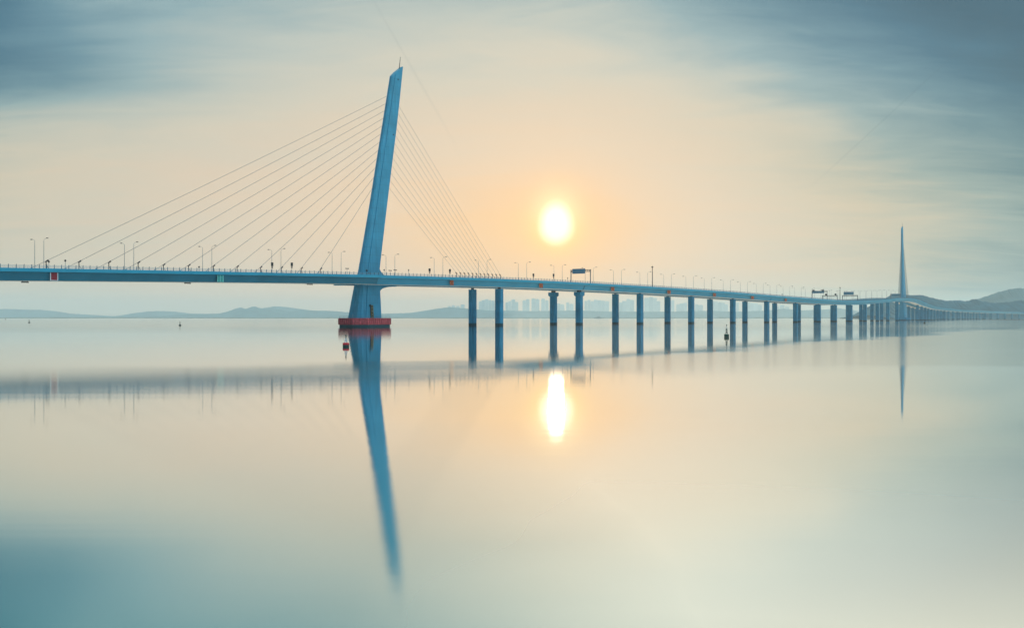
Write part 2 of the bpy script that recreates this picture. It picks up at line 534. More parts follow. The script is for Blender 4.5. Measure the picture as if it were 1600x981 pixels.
for i in range(8):                                   # fender panels, bolts
    a = Vector(oc[i]); b = Vector(oc[(i + 1) % 8]); ln = (b - a).length; d = (b - a) / ln; nrm = Vector((d.y, -d.x))
    k = max(3, int(ln / 1.3))
    for q in range(k + 1):
        p = a + d * (ln * q / k) + nrm * 0.10
        add_box(bm, (PCU + p.x, p.y, 2.82), (0.16, 0.2, 2.9), 1, math.atan2(d.y, d.x))
    for q in range(k):
        for z in (1.85, 3.75):
            p = a + d * (ln * (q + .5) / k) + nrm * 0.06
            add_box(bm, (PCU + p.x, p.y, z), (0.5, 0.16, 0.42), 1 if (q + int(z)) % 3 else 0, math.atan2(d.y, d.x))
M['reddark'] = mat('fender_red_dark', (0.36, 0.03, 0.05), 0.7, 0.3, 1.5)
build('fender', bm, [M['red'], M['reddark']], cap)
bm = bmesh.new()
oc2 = octa(CA, CB, 5.0)
for i in range(8):
    a = Vector(oc2[i]); b = Vector(oc2[(i + 1) % 8]); ln = (b - a).length; k = max(2, int(ln / 2.4))
    for q in range(k):
        p = a + (b - a) * q / k
        add_tube(bm, [(PCU + p.x, p.y, 4.45), (PCU + p.x, p.y, 5.55)], 0.035, 5)
    for z in (5.0, 5.55):
        add_tube(bm, [(PCU + a.x, a.y, z), (PCU + b.x, b.y, z)], 0.03, 5)
for i in (7, 3):
    p = Vector(oc2[i]); add_tube(bm, [(PCU + p.x, p.y, 4.45), (PCU + p.x, p.y, 6.6)], 0.09, 6)
build('guard_rail', bm, M['rail'], cap)

# far pylon
S2 = station(1411.3)
secB = [(499, 1404.2, 1418.0, 9.4), (466, 1406.2, 1416.0, 4.8), (440, 1406.9, 1414.4, 4.0), (410, 1407.2, 1412.6, 3.1), (385, 1407.4, 1411.8, 2.7), (358, 1407.8, 1411.2, 2.2)]
pylB, infB, frB = make_pylon(S2, secB, (4.0, 0.5), 6.0)
pylB['label'] = 'far pylon, pale with haze, seen end on'
bm = bmesh.new(); oc = octa(CA, CB, 5)
loft(bm, [[(a, b, -2) for a, b in oc], [(a, b, 1.4) for a, b in oc]])
capB = build('pile_cap', bm, M['tide'], bridge, (frB[0], frB[1], 0), math.atan2(frB[3], frB[2]))
bm = bmesh.new(); oc = octa(CA + .6, CB + .6, 5.1)
loft(bm, [[(a, b, 1.35) for a, b in oc], [(a, b, 4.4) for a, b in oc]])
build('fender', bm, M['conc'], capB)

# ------------------------------------------------------------------ stay cables
def pyl_point(fr, inf, py, side):
    z = Z_at(py, fr[1]); u, L, W = info_at(inf, z)
    return Vector((fr[0] + fr[2] * (u + side * L * 0.48), fr[1] + fr[3] * (u + side * L * 0.48), z))

def stay(a, b, r, direction, damper=True):
    """a on the pylon, b at the deck"""
    bm = bmesh.new()
    pts = []
    ln = (a - b).length
    for k in range(9):
        f = k / 8
        p = b.lerp(a, f); p.z -= ln * 0.0022 * 4 * f * (1 - f)
        pts.append(p)
    add_tube(bm, pts, r, 6)
    cb = build('stay_cable', bm, M['cable'], bridge, recalc=False)
    d = (a - b).normalized()
    bm = bmesh.new()
    add_tube(bm, [b - d * 0.3, b + d * 2.4, b + d * 2.7], [r * 2.1, r * 2.1, r * 1.2], 8)
    build('anchor_tube', bm, M['sign'], cb, recalc=False)
    if damper:
        q = b + d * (3.4 / max(d.z, .3) if d.z > .5 else 8.2)
        bm = bmesh.new()
        hd = Vector((d.x, d.y, 0)).normalized()
        add_tube(bm, [(q.x, q.y, b.z - .3), (q.x, q.y, q.z - 0.25)], 0.17, 6)
        add_tube(bm, [(q.x + hd.x * 1.7, q.y + hd.y * 1.7, b.z), (q.x, q.y, b.z + (q.z - b.z) * .62)], 0.08, 6)
        add_tube(bm, [q - hd * 0.3 - Vector((0, 0, .45)), q + hd * 0.75 + Vector((0, 0, .25))], [0.18, 0.34], 8)
        build('cable_damper', bm, M['dark'], cb, recalc=False)
    return cb

left_deck = [41.5, 94.7, 143, 190.4, 236, 277, 317.5, 356.5, 395, 429, 462, 494]
left_pyl = [143, 155.2, 166.8, 179, 191.3, 204.5, 217.5, 230.5, 243.5, 257.5, 272.5, 289]
for px, py in zip(left_deck, left_pyl):
    s = station(px)
    stay(pyl_point(frA, infA, py, -1), P(s, 0, 0.35), 0.075, -1)
for k in range(12):
    px = 787.5 - 6.0 * k
    py = 153 + 12.2 * k
    stay(pyl_point(frA, infA, py, 1), P(station(px), 0, 0.35), 0.055, 1)
for k in range(12):
    sb = station(1408.0 - 0.46 * k)
    stay(pyl_point(frB, infB, 366 + 5.4 * (11 - k), -1), P(sb, 0, 0.35), 0.11, -1, False)
for k in range(12):
    sb = station(1414.4 + 0.55 * k)
    stay(pyl_point(frB, infB, 366 + 5.4 * (11 - k), 1), P(sb, 0, 0.35), 0.11, 1, False)

# ------------------------------------------------------------------ piers
def pier_mesh(h, Lc=3.3, Wc=4.1, hammer=False):
    bm = bmesh.new()
    a, b = Lc / 2, Wc / 2; c = 0.42
    pr = [(-a + c, b), (a - c, b), (a, b - c), (a, .35), (a - .25, .22), (a - .25, -.22), (a, -.35), (a, -b + c), (a - c, -b), (-a + c, -b), (-a, -b + c),
          (-a, -.35), (-a + .25, -.22), (-a + .25, .22), (-a, .35), (-a, b - c)]
    R = loft(bm, [[(x, y, -3) for x, y in pr], [(x, y, 1.5) for x, y in pr], [(x, y, h) for x, y in pr]])
    for f in bm.faces:
        if f.calc_center_median().z < 1.0 and abs(f.normal.z) < .5 or f.calc_center_median().z < 0: f.material_index = 1
    if hammer:
        loft(bm, [[(x, y, h - 2.7) for x, y in octa(Lc + .1, Wc + .1, .4)], [(x, y, h - 2.0) for x, y in octa(Lc + 2.0, Wc + .9, .3)], [(x, y, h + .02) for x, y in octa(Lc + 2.0, Wc + .9, .3)]])
    return bm

gap_marks = []
pier_cache = {}
def add_pier(s, hammer=False, bearing=True, gap=0.55):
    for t in (-10.0, 10.0):
        p = P(s, t)
        h = p.z - 3.95 - gap
        hq = round(h * 2) / 2 if abs(h - 23.5) > .3 else h
        pr = build('pier', pier_mesh(h, hammer=hammer), [M['conc'], M['tide']], bridge, (p.x, p.y, 0), heading(s))
        pr.name = 'pier'
        if bearing:
            bm = bmesh.new()
            for du in ((-.95, .95) if hammer else (0.0,)):
                add_box(bm, (du, 0, h + gap / 2), (0.85, 1.6, gap + .02))
            build('bearing', bm, M['dark'], pr)
sA = station(780, 10.0)
sB = station(905, 10.0)
piers = [(sA, False, 0.9), (sB, True, 1.1)]
for px in pier_px[1:]: piers.append((station(px, 10.0), False, 0.35))
s = piers[-1][0] + 75
while s < S_END - 20:
    if abs(s - S2) > 70 and not (S2 - 120 < s < S2 - 20):
        piers.append((s, False, 0.35))
    s += 75 if s < 2600 else 75
for sp, hm, g in piers: add_pier(sp, hm, True, g)
add_pier(S0 - 205, False, True, 0.9)          # stands outside the frame, carries the left end

# ------------------------------------------------------------------ boards on the girder
for px in (913.0, 1205.0):                               # expansion joints between girder lengths
    s_ = station(px, 15.5)
    bm = bmesh.new()
    sweep(bm, [(19.06, -.1), (19.06, -1.0), (15.68, -1.24), (14.28, -4.0), (14.0, -4.0), (15.4, -1.15), (18.7, -.85), (18.7, -.1)], s_, s_ + .5, .5)
    build('expansion_joint', bm, M['tide'], bridge)
def board(px, wpx, zlo, zhi, t, name, kind):
    s = station(px, t); p = P(s, t, 0); D = p.y
    f = frame(s)
    w = wpx / F * D / max(0.3, abs(f[3] - (p.x / p.y) * f[4]))
    bm = bmesh.new()
    h = zhi - zlo; zc = (zlo + zhi) / 2
    add_box(bm, (0, 0, 0), (w, 0.08, h), 0)
    for q in (-.35, .35):                                   # brackets back to the web
        add_box(bm, (q * w, 0.5, 0), (0.1, 0.9, 0.1), 0)
    if kind == 'red':
        for sx in (-1, 1): add_box(bm, (sx * (w / 2 - .15), -.06, 0), (.3, .05, h), 1)
        add_box(bm, (0, -.06, -h / 2 + .1), (w - .62, .05, .2), 1)
        ms = [M['boardred'], M['white']]
    elif kind == 'green':
        for q in (-.46, -.05, .40): add_box(bm, (q * w, -.06, 0), (.26, .05, h), 1)
        add_box(bm, (.17 * w, -.06, .2 * h), (.3 * w, .05, .1), 1)
        ms = [M['green'], M['palegreen']]
    else:
        for sg in (-1, 1):
            n = 7
            for q in range(n):
                f_ = (q + .5) / n - .5
                add_box(bm, (f_ * w * .9, -.07, sg * f_ * h * .9), (w * .9 / n + .06, .05, .42), 1)
        add_box(bm, (0, -.065, -h / 2 + .15), (w * .9, .04, .2), 1)
        ms = [M['orange'], M['orangedark']]
    o = build(name, bm, ms, bridge, P(s, t, zc), heading(s))
    return o
board(84.5, 12.6, -3.85, -1.0, 17.9, 'navigation_board', 'red')['label'] = 'dark red board with white edges'
board(344.5, 10.0, -3.85, -1.0, 17.9, 'navigation_board', 'green')['label'] = 'teal board with pale green stripes'
for px, w in ((706, 5.6), (845.5, 5.6), (957.5, 5.0), (1045.5, 4.8), (1116.5, 4.2), (1176, 3.8), (1228, 3.0)):
    board(px, w, -3.7, -1.2, 16.3, 'prohibition_board', 'x')['label'] = 'orange board with a dark red cross'
for px in (39, 293, 484):
    s = station(px, 16); p = P(s, 16, -4.32)
    bm = bmesh.new()
    w = 11.0 / F * p.y
    add_box(bm, (0, 0, .1), (w, .35, .14))
    for q in range(7): add_tube(bm, [((q / 6 - .5) * w * .95, 0, .05), ((q / 6 - .5) * w * .95, 0, -.28)], .17, 8)
    for q in (-.35, .35): add_tube(bm, [(q * w, 0, .1), (q * w, 0, .45)], .06, 6)
    build('navigation_light', bm, M['dark'], bridge, p, heading(s), recalc=False)

# ------------------------------------------------------------------ street lamps on the median
def lamp_proto(H=10.5):
    root = empty('street_lamp')
    bm = bmesh.new()
    add_box(bm, (0, 0, 0.15), (0.5, 0.5, 0.3))
    add_tube(bm, [(0, 0, 0.2), (0, 0, 1.2), (0, 0, H - .4), (0, 0.0, H)], [.13, .10, .075, .06], 8)
    build('pole', bm, M['lamp'], root, recalc=False)
    bm = bmesh.new()
    add_tube(bm, [(0, 0, H - .1), (0, -.35, H + .28), (0, -1.0, H + .5), (0, -1.9, H + .62)], [.055, .05, .045, .04], 6)
    build('arm', bm, M['lamp'], root, recalc=False)
    bm = bmesh.new()
    R = []
    for y, w, zt, zb in ((-1.7, .12, .08, -.05), (-1.95, .24, .16, -.1), (-2.7, .26, .14, -.12), (-3.0, .12, .04, -.06)):
        R.append([(-w, y, H + .66 + zb), (w, y, H + .66 + zb), (w * .7, y, H + .66 + zt), (-w * .7, y, H + .66 + zt)])
    loft(bm, R)
    build('lamp_head', bm, M['dark'], root)
    index_children(root)
    return root
proto = lamp_proto()
ORD = ['', 'first', 'second', 'third', 'fourth', 'fifth', 'sixth', 'seventh', 'eighth', 'ninth', 'tenth', 'eleventh', 'twelfth', 'thirteenth',
       'fourteenth', 'fifteenth', 'sixteenth', 'seventeenth', 'eighteenth', 'nineteenth', 'twentieth', 'twenty-first', 'twenty-second',
       'twenty-third', 'twenty-fourth', 'twenty-fifth', 'twenty-sixth', 'twenty-seventh', 'twenty-eighth', 'twenty-ninth', 'thirtieth',
       'thirty-first', 'thirty-second', 'thirty-third', 'thirty-fourth', 'thirty-fifth']
lamp_px = [68.5, 209, 331, 439, 533, 617, 692, 761, 823, 878.5, 927, 971, 1012, 1049, 1083.5, 1112, 1141.5, 1168, 1192.6, 1213.8, 1234, 1252]
ls = [station(p, 3.2) for p in lamp_px]
print('LAMP SPACING', [round(b - a, 1) for a, b in zip(ls, ls[1:])], 'S0', S0, 'S2', S2, [round(x, 2) for x in frame(S0)])
print('PIERS', [(round(px_of(*P(s_, 10).xy), 1), round(px_of(*P(s_, -10).xy), 1)) for s_, _, _ in piers][:20])
sp = 37.0
while ls[-1] + sp < S2 - 30 and len(ls) < 40: ls.append(ls[-1] + sp)
used = False
for i, s in enumerate(ls):
    if s > S2 - 25: break
    left_n = i + 1
    for t, rz in ((-3.2, PI), (3.2, 0.0)):
        o = proto if not used else copy_tree(proto)
        used = True
        o.location = P(s, t, 0.8); o.rotation_euler = (0, 0, heading(s) + rz)
        side = 'left' if t < 0 else 'right'
        if i < 5: where = f'of the {ORD[i + 1]} pair from the left end of the bridge'
        else: where = f'of the {ORD[i - 4]} pair right of the main pylon'
        tag(o, f'thin street lamp, {side} one {where}', 'street lamp', 'street lamps in pairs along the bridge median')

# ------------------------------------------------------------------ lane signal posts, cameras, masts
def signal_post(px, t, h, kind, label):
    s = station(px, t)
    root = empty('lane_signal' if kind == 'box' else ('traffic_camera' if kind == 'cam' else 'marker_post'), P(s, t, 0.45), heading(s))
    bm = bmesh.new()
    add_tube(bm, [(0, 0, -.42), (0, 0, h * .6), (0, 0, h)], [.10, .08, .06], 6)
    add_box(bm, (0, 0, -.36), (.34, .34, .1))
    build('post', bm, M['lamp'], root, recalc=False)
    if kind == 'box':
        bm = bmesh.new()
        add_box(bm, (0, 0, h - .75), (.62, .8, 1.6)); add_box(bm, (-.34, 0, h - .3), (.2, .6, .12)); add_box(bm, (-.34, 0, h - 1.0), (.2, .6, .12))
        build('signal_box', bm, M['dark'], root)
        bm = bmesh.new(); add_box(bm, (0, 0, h - 2.05), (.5, .5, .6))
        build('control_box', bm, M['dark'], root)
        cat = 'lane signal'; g = 'lane signal posts along the bridge railing'
    elif kind == 'cam':
        bm = bmesh.new()
        for sg in (-1, 1):
            add_box(bm, (sg * .42, -.05, h + .12), (.72, .3, .3)); add_box(bm, (sg * .85, -.05, h + .14), (.16, .4, .4))
        add_box(bm, (0, 0, h), (.9, .1, .1))
        build('camera_head', bm, M['dark'], root)
        cat = 'camera'; g = 'small camera posts along the bridge railing'
    else:
        bm = bmesh.new()
        add_lathe(bm, [(.10, h - .7), (.30, h - .5), (.30, h - .1), (.14, h + .1)], 10)
        build('lamp_head', bm, M['dark'], root)
        cat = 'marker light'; g = 'short marker lights along the bridge railing'
    tag(root, label, cat, g)
sig = [(425.3, 3.9, 'dark boxy lane signal beside the lamp pair fourth from the left'), (456, 4.1, 'dark boxy lane signal between two cables left of the main pylon foot'),
       (671.3, 3.6, 'dark boxy lane signal left of the second lamp pair right of the pylon'), (703, 3.7, 'dark boxy lane signal above the first orange crossed board'),
       (833.5, 3.4, 'dark boxy lane signal just right of the tall lamp at the sun'), (865, 3.9, 'tall dark boxy lane signal above the pier with a flared head')]
for px, h, lb in sig: signal_post(px, 17.4, h + .5, 'box', lb)
for px, h, lb in ((542.3, 2.6, 'two-headed camera post just left of the main pylon'), (609.6, 2.3, 'two-headed camera post right of the main pylon foot'),
                  (617.4, 2.6, 'double camera post at the foot of the lamp right of the pylon')):
    signal_post(px, 17.4, h, 'cam', lb)
for px, h, lb in ((76.3, 2.7, 'short marker light post above the dark red board'), (102, 3.2, 'short marker light post beside the second stay cable from the left'),
                  (311, 2.0, 'short marker light post left of the third lamp pair'), (600.3, 2.9, 'short marker light post on the slope of the pylon foot'), (638.5, 3.2, 'slender marker light post midway between the first two lamp pairs right of the pylon'),
                  (887, 2.6, 'short marker light post left of the first sign gantry'), (1222, 2.2, 'short marker light post above the far crowded piers')):
    signal_post(px, 17.4, h, 'mark', lb)

def mast(px, ytop, label):
    s = station(px, 17.4); p = P(s, 17.4, 0.45)
    H = (p.z - CAMZ) * 0 + Z_at(ytop, p.y) - p.z
    root = empty('camera_mast', p, heading(s))
    bm = bmesh.new()
    add_box(bm, (0, 0, -.2), (.6, .6, .4)); add_tube(bm, [(0, 0, 0), (0, 0, H * .5), (0, 0, H - .8)], [.30, .26, .20], 10)
    build('pole', bm, M['dark'], root, recalc=False)
    bm = bmesh.new()
    add_lathe(bm, [(.2, H - .9), (.62, H - .7), (.7, H - .2), (.4, H + .1)], 12)
    build('camera_dome', bm, M['dark'], root)
    bm = bmesh.new(); add_tube(bm, [(0, 0, H), (0, 0, H + 1.1)], .05, 5)
    build('lightning_rod', bm, M['dark'], root, recalc=False)
    tag(root, label, 'camera mast', 'tall camera masts on the bridge')
mast(1019.3, 416.5, 'tall dark mast with a round head, alone above the fifth and sixth piers')
mast(1312.6, 449.0, 'tall dark mast with a round head between two far sign gantries')

# ------------------------------------------------------------------ sign gantries
def gantry(pxl, pxr, ytop, panel, boxes, label, beam_y=None, t_near=18.2, double=False, thick=.3):
    """posts at photo x pxl (far foot) and pxr (near foot); panel (x0, x1, y0, y1) in photo pixels"""
    s = station(pxr, t_near)
    pn = P(s, t_near, 0.06)
    # far foot on the same cross section, at photo x pxl
    lo, hi = -19.0, t_near
    for _ in range(50):
        mid = (lo + hi) / 2; q = P(s, mid)
        if px_of(q.x, q.y) < pxl: lo = mid
        else: hi = mid
    tf = (lo + hi) / 2
    W = t_near - tf
    mid = P(s, (t_near + tf) / 2); D = mid.y
    H = Z_at(ytop, D) - mid.z - .06
    root = empty('sign_gantry', pn, heading(s))            # local +y points to the far side
    def yl(px):
        return (pxr - px) / (pxr - pxl) * W
    for y in (0, W):
        bm = bmesh.new()
        add_tube(bm, [(0, y, 0), (0, y, H)], thick, 8)
        add_box(bm, (0, y, .12), (.7, .7, .24))
        build('post', bm, M['gantry'], root, recalc=False)
    bm = bmesh.new()
    hb = H - .25
    for dz in (0, -1.1):
        for dx_ in (-.25, .25):
            add_tube(bm, [(dx_, -.3, hb + dz), (dx_, W + .3, hb + dz)], thick * .5, 6)
    n = max(6, int(W / 1.4))
    for k in range(n):
        y0 = W * k / n; y1 = W * (k + 1) / n
        for dx_ in (-.25, .25):
            add_tube(bm, [(dx_, y0, hb), (dx_, y1, hb - 1.1)], thick * .3, 5)
    build('beam', bm, M['gantry'], root, recalc=False)
    def Zl(py, y):
        q = P(s, t_near - y); return Z_at(py, q.y) - pn.z
    if panel:
        x0, x1, y0p, y1p = panel
        a, b = yl(x0), yl(x1)
        ya, yb = min(a, b), max(a, b)
        zt, zb = Zl(y0p, (ya + yb) / 2), Zl(y1p, (ya + yb) / 2)
        bm = bmesh.new()
        add_box(bm, (-.5, (ya + yb) / 2, (zt + zb) / 2), (.14, yb - ya, zt - zb), 0)
        nr = max(3, int((yb - ya) / 1.6))
        for k in range(nr + 1):
            add_box(bm, (-.62, ya + .06 + (yb - ya - .12) * k / nr, (zt + zb) / 2), (.1, .12, (zt - zb) * .98), 1)
        for k in range(4):
            add_box(bm, (-.65, (ya + yb) / 2, zb + .1 + (zt - zb - .2) * k / 3), (.08, yb - ya - .05, .1), 1)
        build('sign_panel', bm, [M['sign'], M['signrib']], root)
    for x0, x1, y0p, y1p in boxes:
        a, b = yl(x0), yl(x1); ya, yb = min(a, b), max(a, b)
        zt, zb = Zl(y0p, (ya + yb) / 2), Zl(y1p, (ya + yb) / 2)
        bm = bmesh.new()
        add_box(bm, (-.3, (ya + yb) / 2, (zt + zb) / 2), (.5, yb - ya, zt - zb)); add_box(bm, (-.3, (ya + yb) / 2, zt + .08), (.9, yb - ya + .1, .14))
        build('signal_box', bm, M['dark'], root)
    tag(root, label, 'sign gantry', 'overhead sign gantries on the bridge')
gantry(892.2, 922.6, 421.3, (895.2, 915.0, 420.0, 427.6), [], 'nearest sign gantry, one wide grey-blue panel on two posts right of the sun')
gantry(1269.0, 1292.4, 454.3, (1269.8, 1288, 455.0, 458.2), [(1269.6, 1272.8, 453.2, 455.0), (1284.0, 1287.6, 453.0, 455.0)], 'tall far sign gantry with a long dark panel and two boxes above it', thick=.3)
gantry(1285.4, 1308.2, 461.2, None, [(1289.4, 1292.6, 459.2, 461.4), (1304.2, 1307.0, 459.0, 461.2)], 'low bare portal gantry carrying two small boxes', t_near=17, thick=.36)
gantry(1316.4, 1340.0, 461.0, (1318.4, 1334, 456.0, 460.6), [], 'far sign gantry with one tall dark panel standing above its beam', thick=.4)
gantry(1391.5, 1406.6, 459.2, (1393, 1406, 459.0, 462.4), [], 'farthest sign gantry, dark panel at the foot of the far pylon', t_near=17, thick=.4)

# ------------------------------------------------------------------ buoys
def buoy(px, ywl, wpx, kind, label):
    D = CAMZ * F / (ywl - HORIZON)
    root = empty('navigation_buoy', (X_at(px, D), D, 0), random.uniform(0, 1))
    root.scale = (wpx / F * D / 2,) * 3
    top = {'red': M['buoyred'], 'green': M['buoygreen'], 'dark': M['buoydark']}[kind]
    low = M['buoydark']
    bm = bmesh.new()
    if kind == 'dark':
        add_lathe(bm, [(.5, -.5), (.95, -.1), (1.0, .35), (.45, .95), (.28, 1.25)], 20, 0)
    else:
        add_lathe(bm, [(.6, -.6), (.98, -.45), (1.0, .0), (1.0, .62)], 24, 1)
        add_lathe(bm, [(1.03, .62), (1.03, 1.12), (.9, 1.22), (.3, 1.3)], 24, 0)
    build('float', bm, [top, low], root)
    bm = bmesh.new()
    zb, zt = (1.2, 2.7)
    for k in range(4):
        a = PI / 4 + k * PI / 2
        add_tube(bm, [(.55 * math.cos(a), .55 * math.sin(a), zb), (.2 * math.cos(a), .2 * math.sin(a), zt)], .05, 6)
    for z, r in ((1.7, .43), (2.2, .31), (2.68, .24)):
        add_tube(bm, [(r * math.cos(PI / 4 + q * PI / 2), r * math.sin(PI / 4 + q * PI / 2), z) for q in range(5)], .035, 5)
    build('lattice_mast', bm, low if kind != 'red' else M['rail'], root, recalc=False)
    bm = bmesh.new()
    if kind == 'green':
        add_box(bm, (0, 0, 1.95), (.5, .5, .55)); add_box(bm, (0, 0, 3.1), (.55, .55, .6)); add_box(bm, (0, 0, 2.65), (.85, .85, .09))
        add_box(bm, (0, 0, 3.85), (.8, .8, .09))
        build('day_board', bm, low, root)
        bm = bmesh.new(); add_tube(bm, [(0, 0, 2.7), (0, 0, 4.6)], .06, 6)
        build('staff', bm, M['rail'], root, recalc=False)
        bm = bmesh.new(); add_lathe(bm, [(.14, 4.55), (.17, 4.7), (.17, 5.05), (.06, 5.2)], 10)
        build('lantern', bm, low, root)
    else:
        add_lathe(bm, [(.12, 2.7), (.16, 2.8), (.16, 3.1), (.06, 3.2)], 10)
        build('lantern', bm, low, root)
        if kind == 'red':
            bm = bmesh.new(); add_box(bm, (.1, .0, 1.75), (.55, .5, .42)); build('battery_box', bm, M['white'], root)
            bm = bmesh.new(); add_tube(bm, [(0, 0, 3.1), (0, 0, 3.35)], .04, 5); add_lathe(bm, [(.26, 3.3), (.28, 3.36), (.28, 3.62), (.2, 3.7)], 12)
            build('top_mark', bm, M['buoydark'], root)
    tag(root, label, 'buoy', 'navigation buoys on the water')
buoy(540.5, 541.6, 10.0, 'red', 'red and black can buoy floating just in front of the main pylon base')
buoy(1135.3, 526.6, 7.6, 'green', 'dark green buoy with a banded mast between two piers')
buoy(281.2, 508.8, 4.2, 'dark', 'small dark conical buoy below the left span, nearest of the two at left')
buoy(45.6, 504.4, 3.2, 'dark', 'tiny dark conical buoy near the left edge of the bay')
buoy(8.5, 499.6, 1.8, 'dark', 'farthest dark buoy, a speck at the left end of the horizon')
buoy(1444.5, 505.2, 3.4, 'dark', 'small dark buoy beside the far pylon right of its reflection')

# ship in the haze
D = 5600
root = empty('cargo_ship', (X_at(936, D), D - 0, 0), 0.05)
bm = bmesh.new()
R = []
for x, w, zb, zt in ((-30, 3.5, .6, 4.2), (-27, 5, -1, 3.6), (16, 5, -1, 3.4), (26, 3, -.6, 4.2), (31, .4, 1.5, 5.2)):
    R.append([(x, -w, zt), (x, -w * .7, zb), (x, w * .7, zb), (x, w, zt)])
loft(bm, R)
build('hull', bm, M['hull'], root)
bm = bmesh.new()
add_box(bm, (-3, 0, 5.2), (24, 7, 3.6)); add_box(bm, (-2, 0, 8.1), (13, 6, 2.4)); add_box(bm, (0, 0, 10), (6, 4, 1.6)); add_box(bm, (-9, 0, 8.4), (2.4, 2.4, 3.0))
build('cabin', bm, M['cabin'], root)
bm = bmesh.new(); add_tube(bm, [(0, 0, 10), (0, 0, 14.5)], .25, 6)
build('mast', bm, M['hull'], root, recalc=False)
tag(root, 'low hazy ship on the horizon seen between two piers right of the sun', 'ship')

# ------------------------------------------------------------------ hills, shore, mudflat
def fbm1(x, seed):
    v = 0.0
    rng = np.random.RandomState(seed); ph = rng.uniform(0, 100, 8)
    for o in range(6):
        v += math.sin(x * 2 ** o + ph[o]) * math.sin(x * 0.73 * 2 ** o + ph[o] * 1.7) / 2 ** o
    return v

def hills(D, prof, depth, rough, seed, name='hills', material='hazed_forest'):
    xs = [p[0] for p in prof]; ys = [p[1] for p in prof]
    n = int((xs[-1] - xs[0]) / 1.2); m = 15
    bm = bmesh.new(); V = []
    rng = random.Random(seed)
    for i in range(n + 1):
        px = xs[0] + (xs[-1] - xs[0]) * i / n
        h = max(2.0, Z_at(np.interp(px, xs, ys), D))
        row = []
        for j in range(m):
            f = j / (m - 1) * 2 - 1                          # -1 front .. 1 back
            y = D + f * depth
            k = max(0.0, 1 - abs(f) ** 1.4)
            z = h * k * (1 if j == m // 2 else 0.82 + 0.16 * fbm1(px * .07 + f * 5, seed))
            z += rng.uniform(-rough, rough) * (k > 0.02) * min(1.0, h / 25)
            row.append(bm.verts.new((X_at(px, D) * (1 + .0 * f), y, max(z, -1.0) if 0 < j < m - 1 else -1.5)))
        V.append(row)
    for i in range(n):
        for j in range(m - 1):
            bm.faces.new((V[i][j], V[i + 1][j], V[i + 1][j + 1], V[i][j + 1]))
    o = build(name, bm, M[material], smooth=False)
    tag(o, kind='structure')
    return o
hills(12000, [(-40, 496), (235, 494.5), (275, 492), (300, 490.5), (340, 490.4), (360, 486), (370, 482), (376, 480.2), (384, 482.6), (392, 479.6), (398, 478.6), (408, 482), (425, 482.8),
              (445, 485), (455, 487), (470, 484.5), (500, 485.4), (525, 486.2), (560, 489), (600, 490), (640, 489), (660, 486), (690, 481.2), (705, 480), (730, 482), (760, 484.6), (830, 486),
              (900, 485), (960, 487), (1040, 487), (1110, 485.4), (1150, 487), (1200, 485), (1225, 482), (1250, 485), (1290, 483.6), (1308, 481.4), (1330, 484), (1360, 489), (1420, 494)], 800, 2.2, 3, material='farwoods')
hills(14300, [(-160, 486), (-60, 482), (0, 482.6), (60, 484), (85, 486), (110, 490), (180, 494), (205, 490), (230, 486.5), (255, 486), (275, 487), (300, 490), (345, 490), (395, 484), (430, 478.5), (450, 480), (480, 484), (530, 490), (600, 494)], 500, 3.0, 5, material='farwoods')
hills(3900, [(1352, 492), (1368, 476), (1380, 467), (1391, 462), (1404, 460), (1418, 461.4), (1430, 460.6), (1440, 461.4), (1450, 463.4), (1462, 466.6), (1474, 469.2), (1486, 470.2), (1498, 469.2), (1508, 470.4), (1516, 469.6),
             (1518.5, 467.4), (1527, 467.8), (1529, 469.6), (1545, 472.4), (1560, 473.6), (1580, 470.8), (1600, 469.2), (1640, 466), (1720, 468), (1800, 472), (1900, 480)], 330, 2.4, 11)
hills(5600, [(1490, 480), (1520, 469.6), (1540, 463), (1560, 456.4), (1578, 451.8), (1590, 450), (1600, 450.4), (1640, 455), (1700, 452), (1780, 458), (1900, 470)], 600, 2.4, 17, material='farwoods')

# low mangrove shore along the horizon
bm = bmesh.new(); rng = random.Random(4); prev = None
xs = np.arange(-700, 2200, 1.6)
for px in xs:
    D = 6900 + 120 * math.sin(px * .011)
    h = 2.6 + 1.6 * abs(fbm1(px * .09, 2)) + rng.uniform(-.5, .5)
    if 1010 < px < 1300: h *= 1.0 + .5 * (math.sin(px * .33) > .3)
    row = [bm.verts.new((X_at(px, D), D, -1)), bm.verts.new((X_at(px, D), D + 3, h)), bm.verts.new((X_at(px, D), D + 60, h * .9)), bm.verts.new((X_at(px, D), D + 75, -1))]
    if prev:
        for j in range(3): bm.faces.new((prev[j], row[j], row[j + 1], prev[j + 1]))
    prev = row
tag(build('shore', bm, M['shore']), kind='structure')

# mudflat with oyster stakes at the right
bm = bmesh.new(); rng = random.Random(9); prev = None
for px in np.arange(1536, 1900, 2.0):
    D = 1930 + 40 * math.sin(px * .05) + 30 * math.sin(px * .017)
    f = min(1, (px - 1536) / 24)
    w = 8 + 26 * f * (0.6 + .4 * math.sin(px * .11))
    h = .25 + .35 * f + rng.uniform(0, .25)
    row = [bm.verts.new((X_at(px, D), D - w, -.3)), bm.verts.new((X_at(px, D), D - w + 2, h)), bm.verts.new((X_at(px, D), D + w, h)), bm.verts.new((X_at(px, D), D + w + 3, -.3))]
    if prev:
        for j in range(3): bm.faces.new((prev[j], row[j], row[j + 1], prev[j + 1]))
    prev = row
tag(build('mudflat', bm, M['mud']), kind='structure')

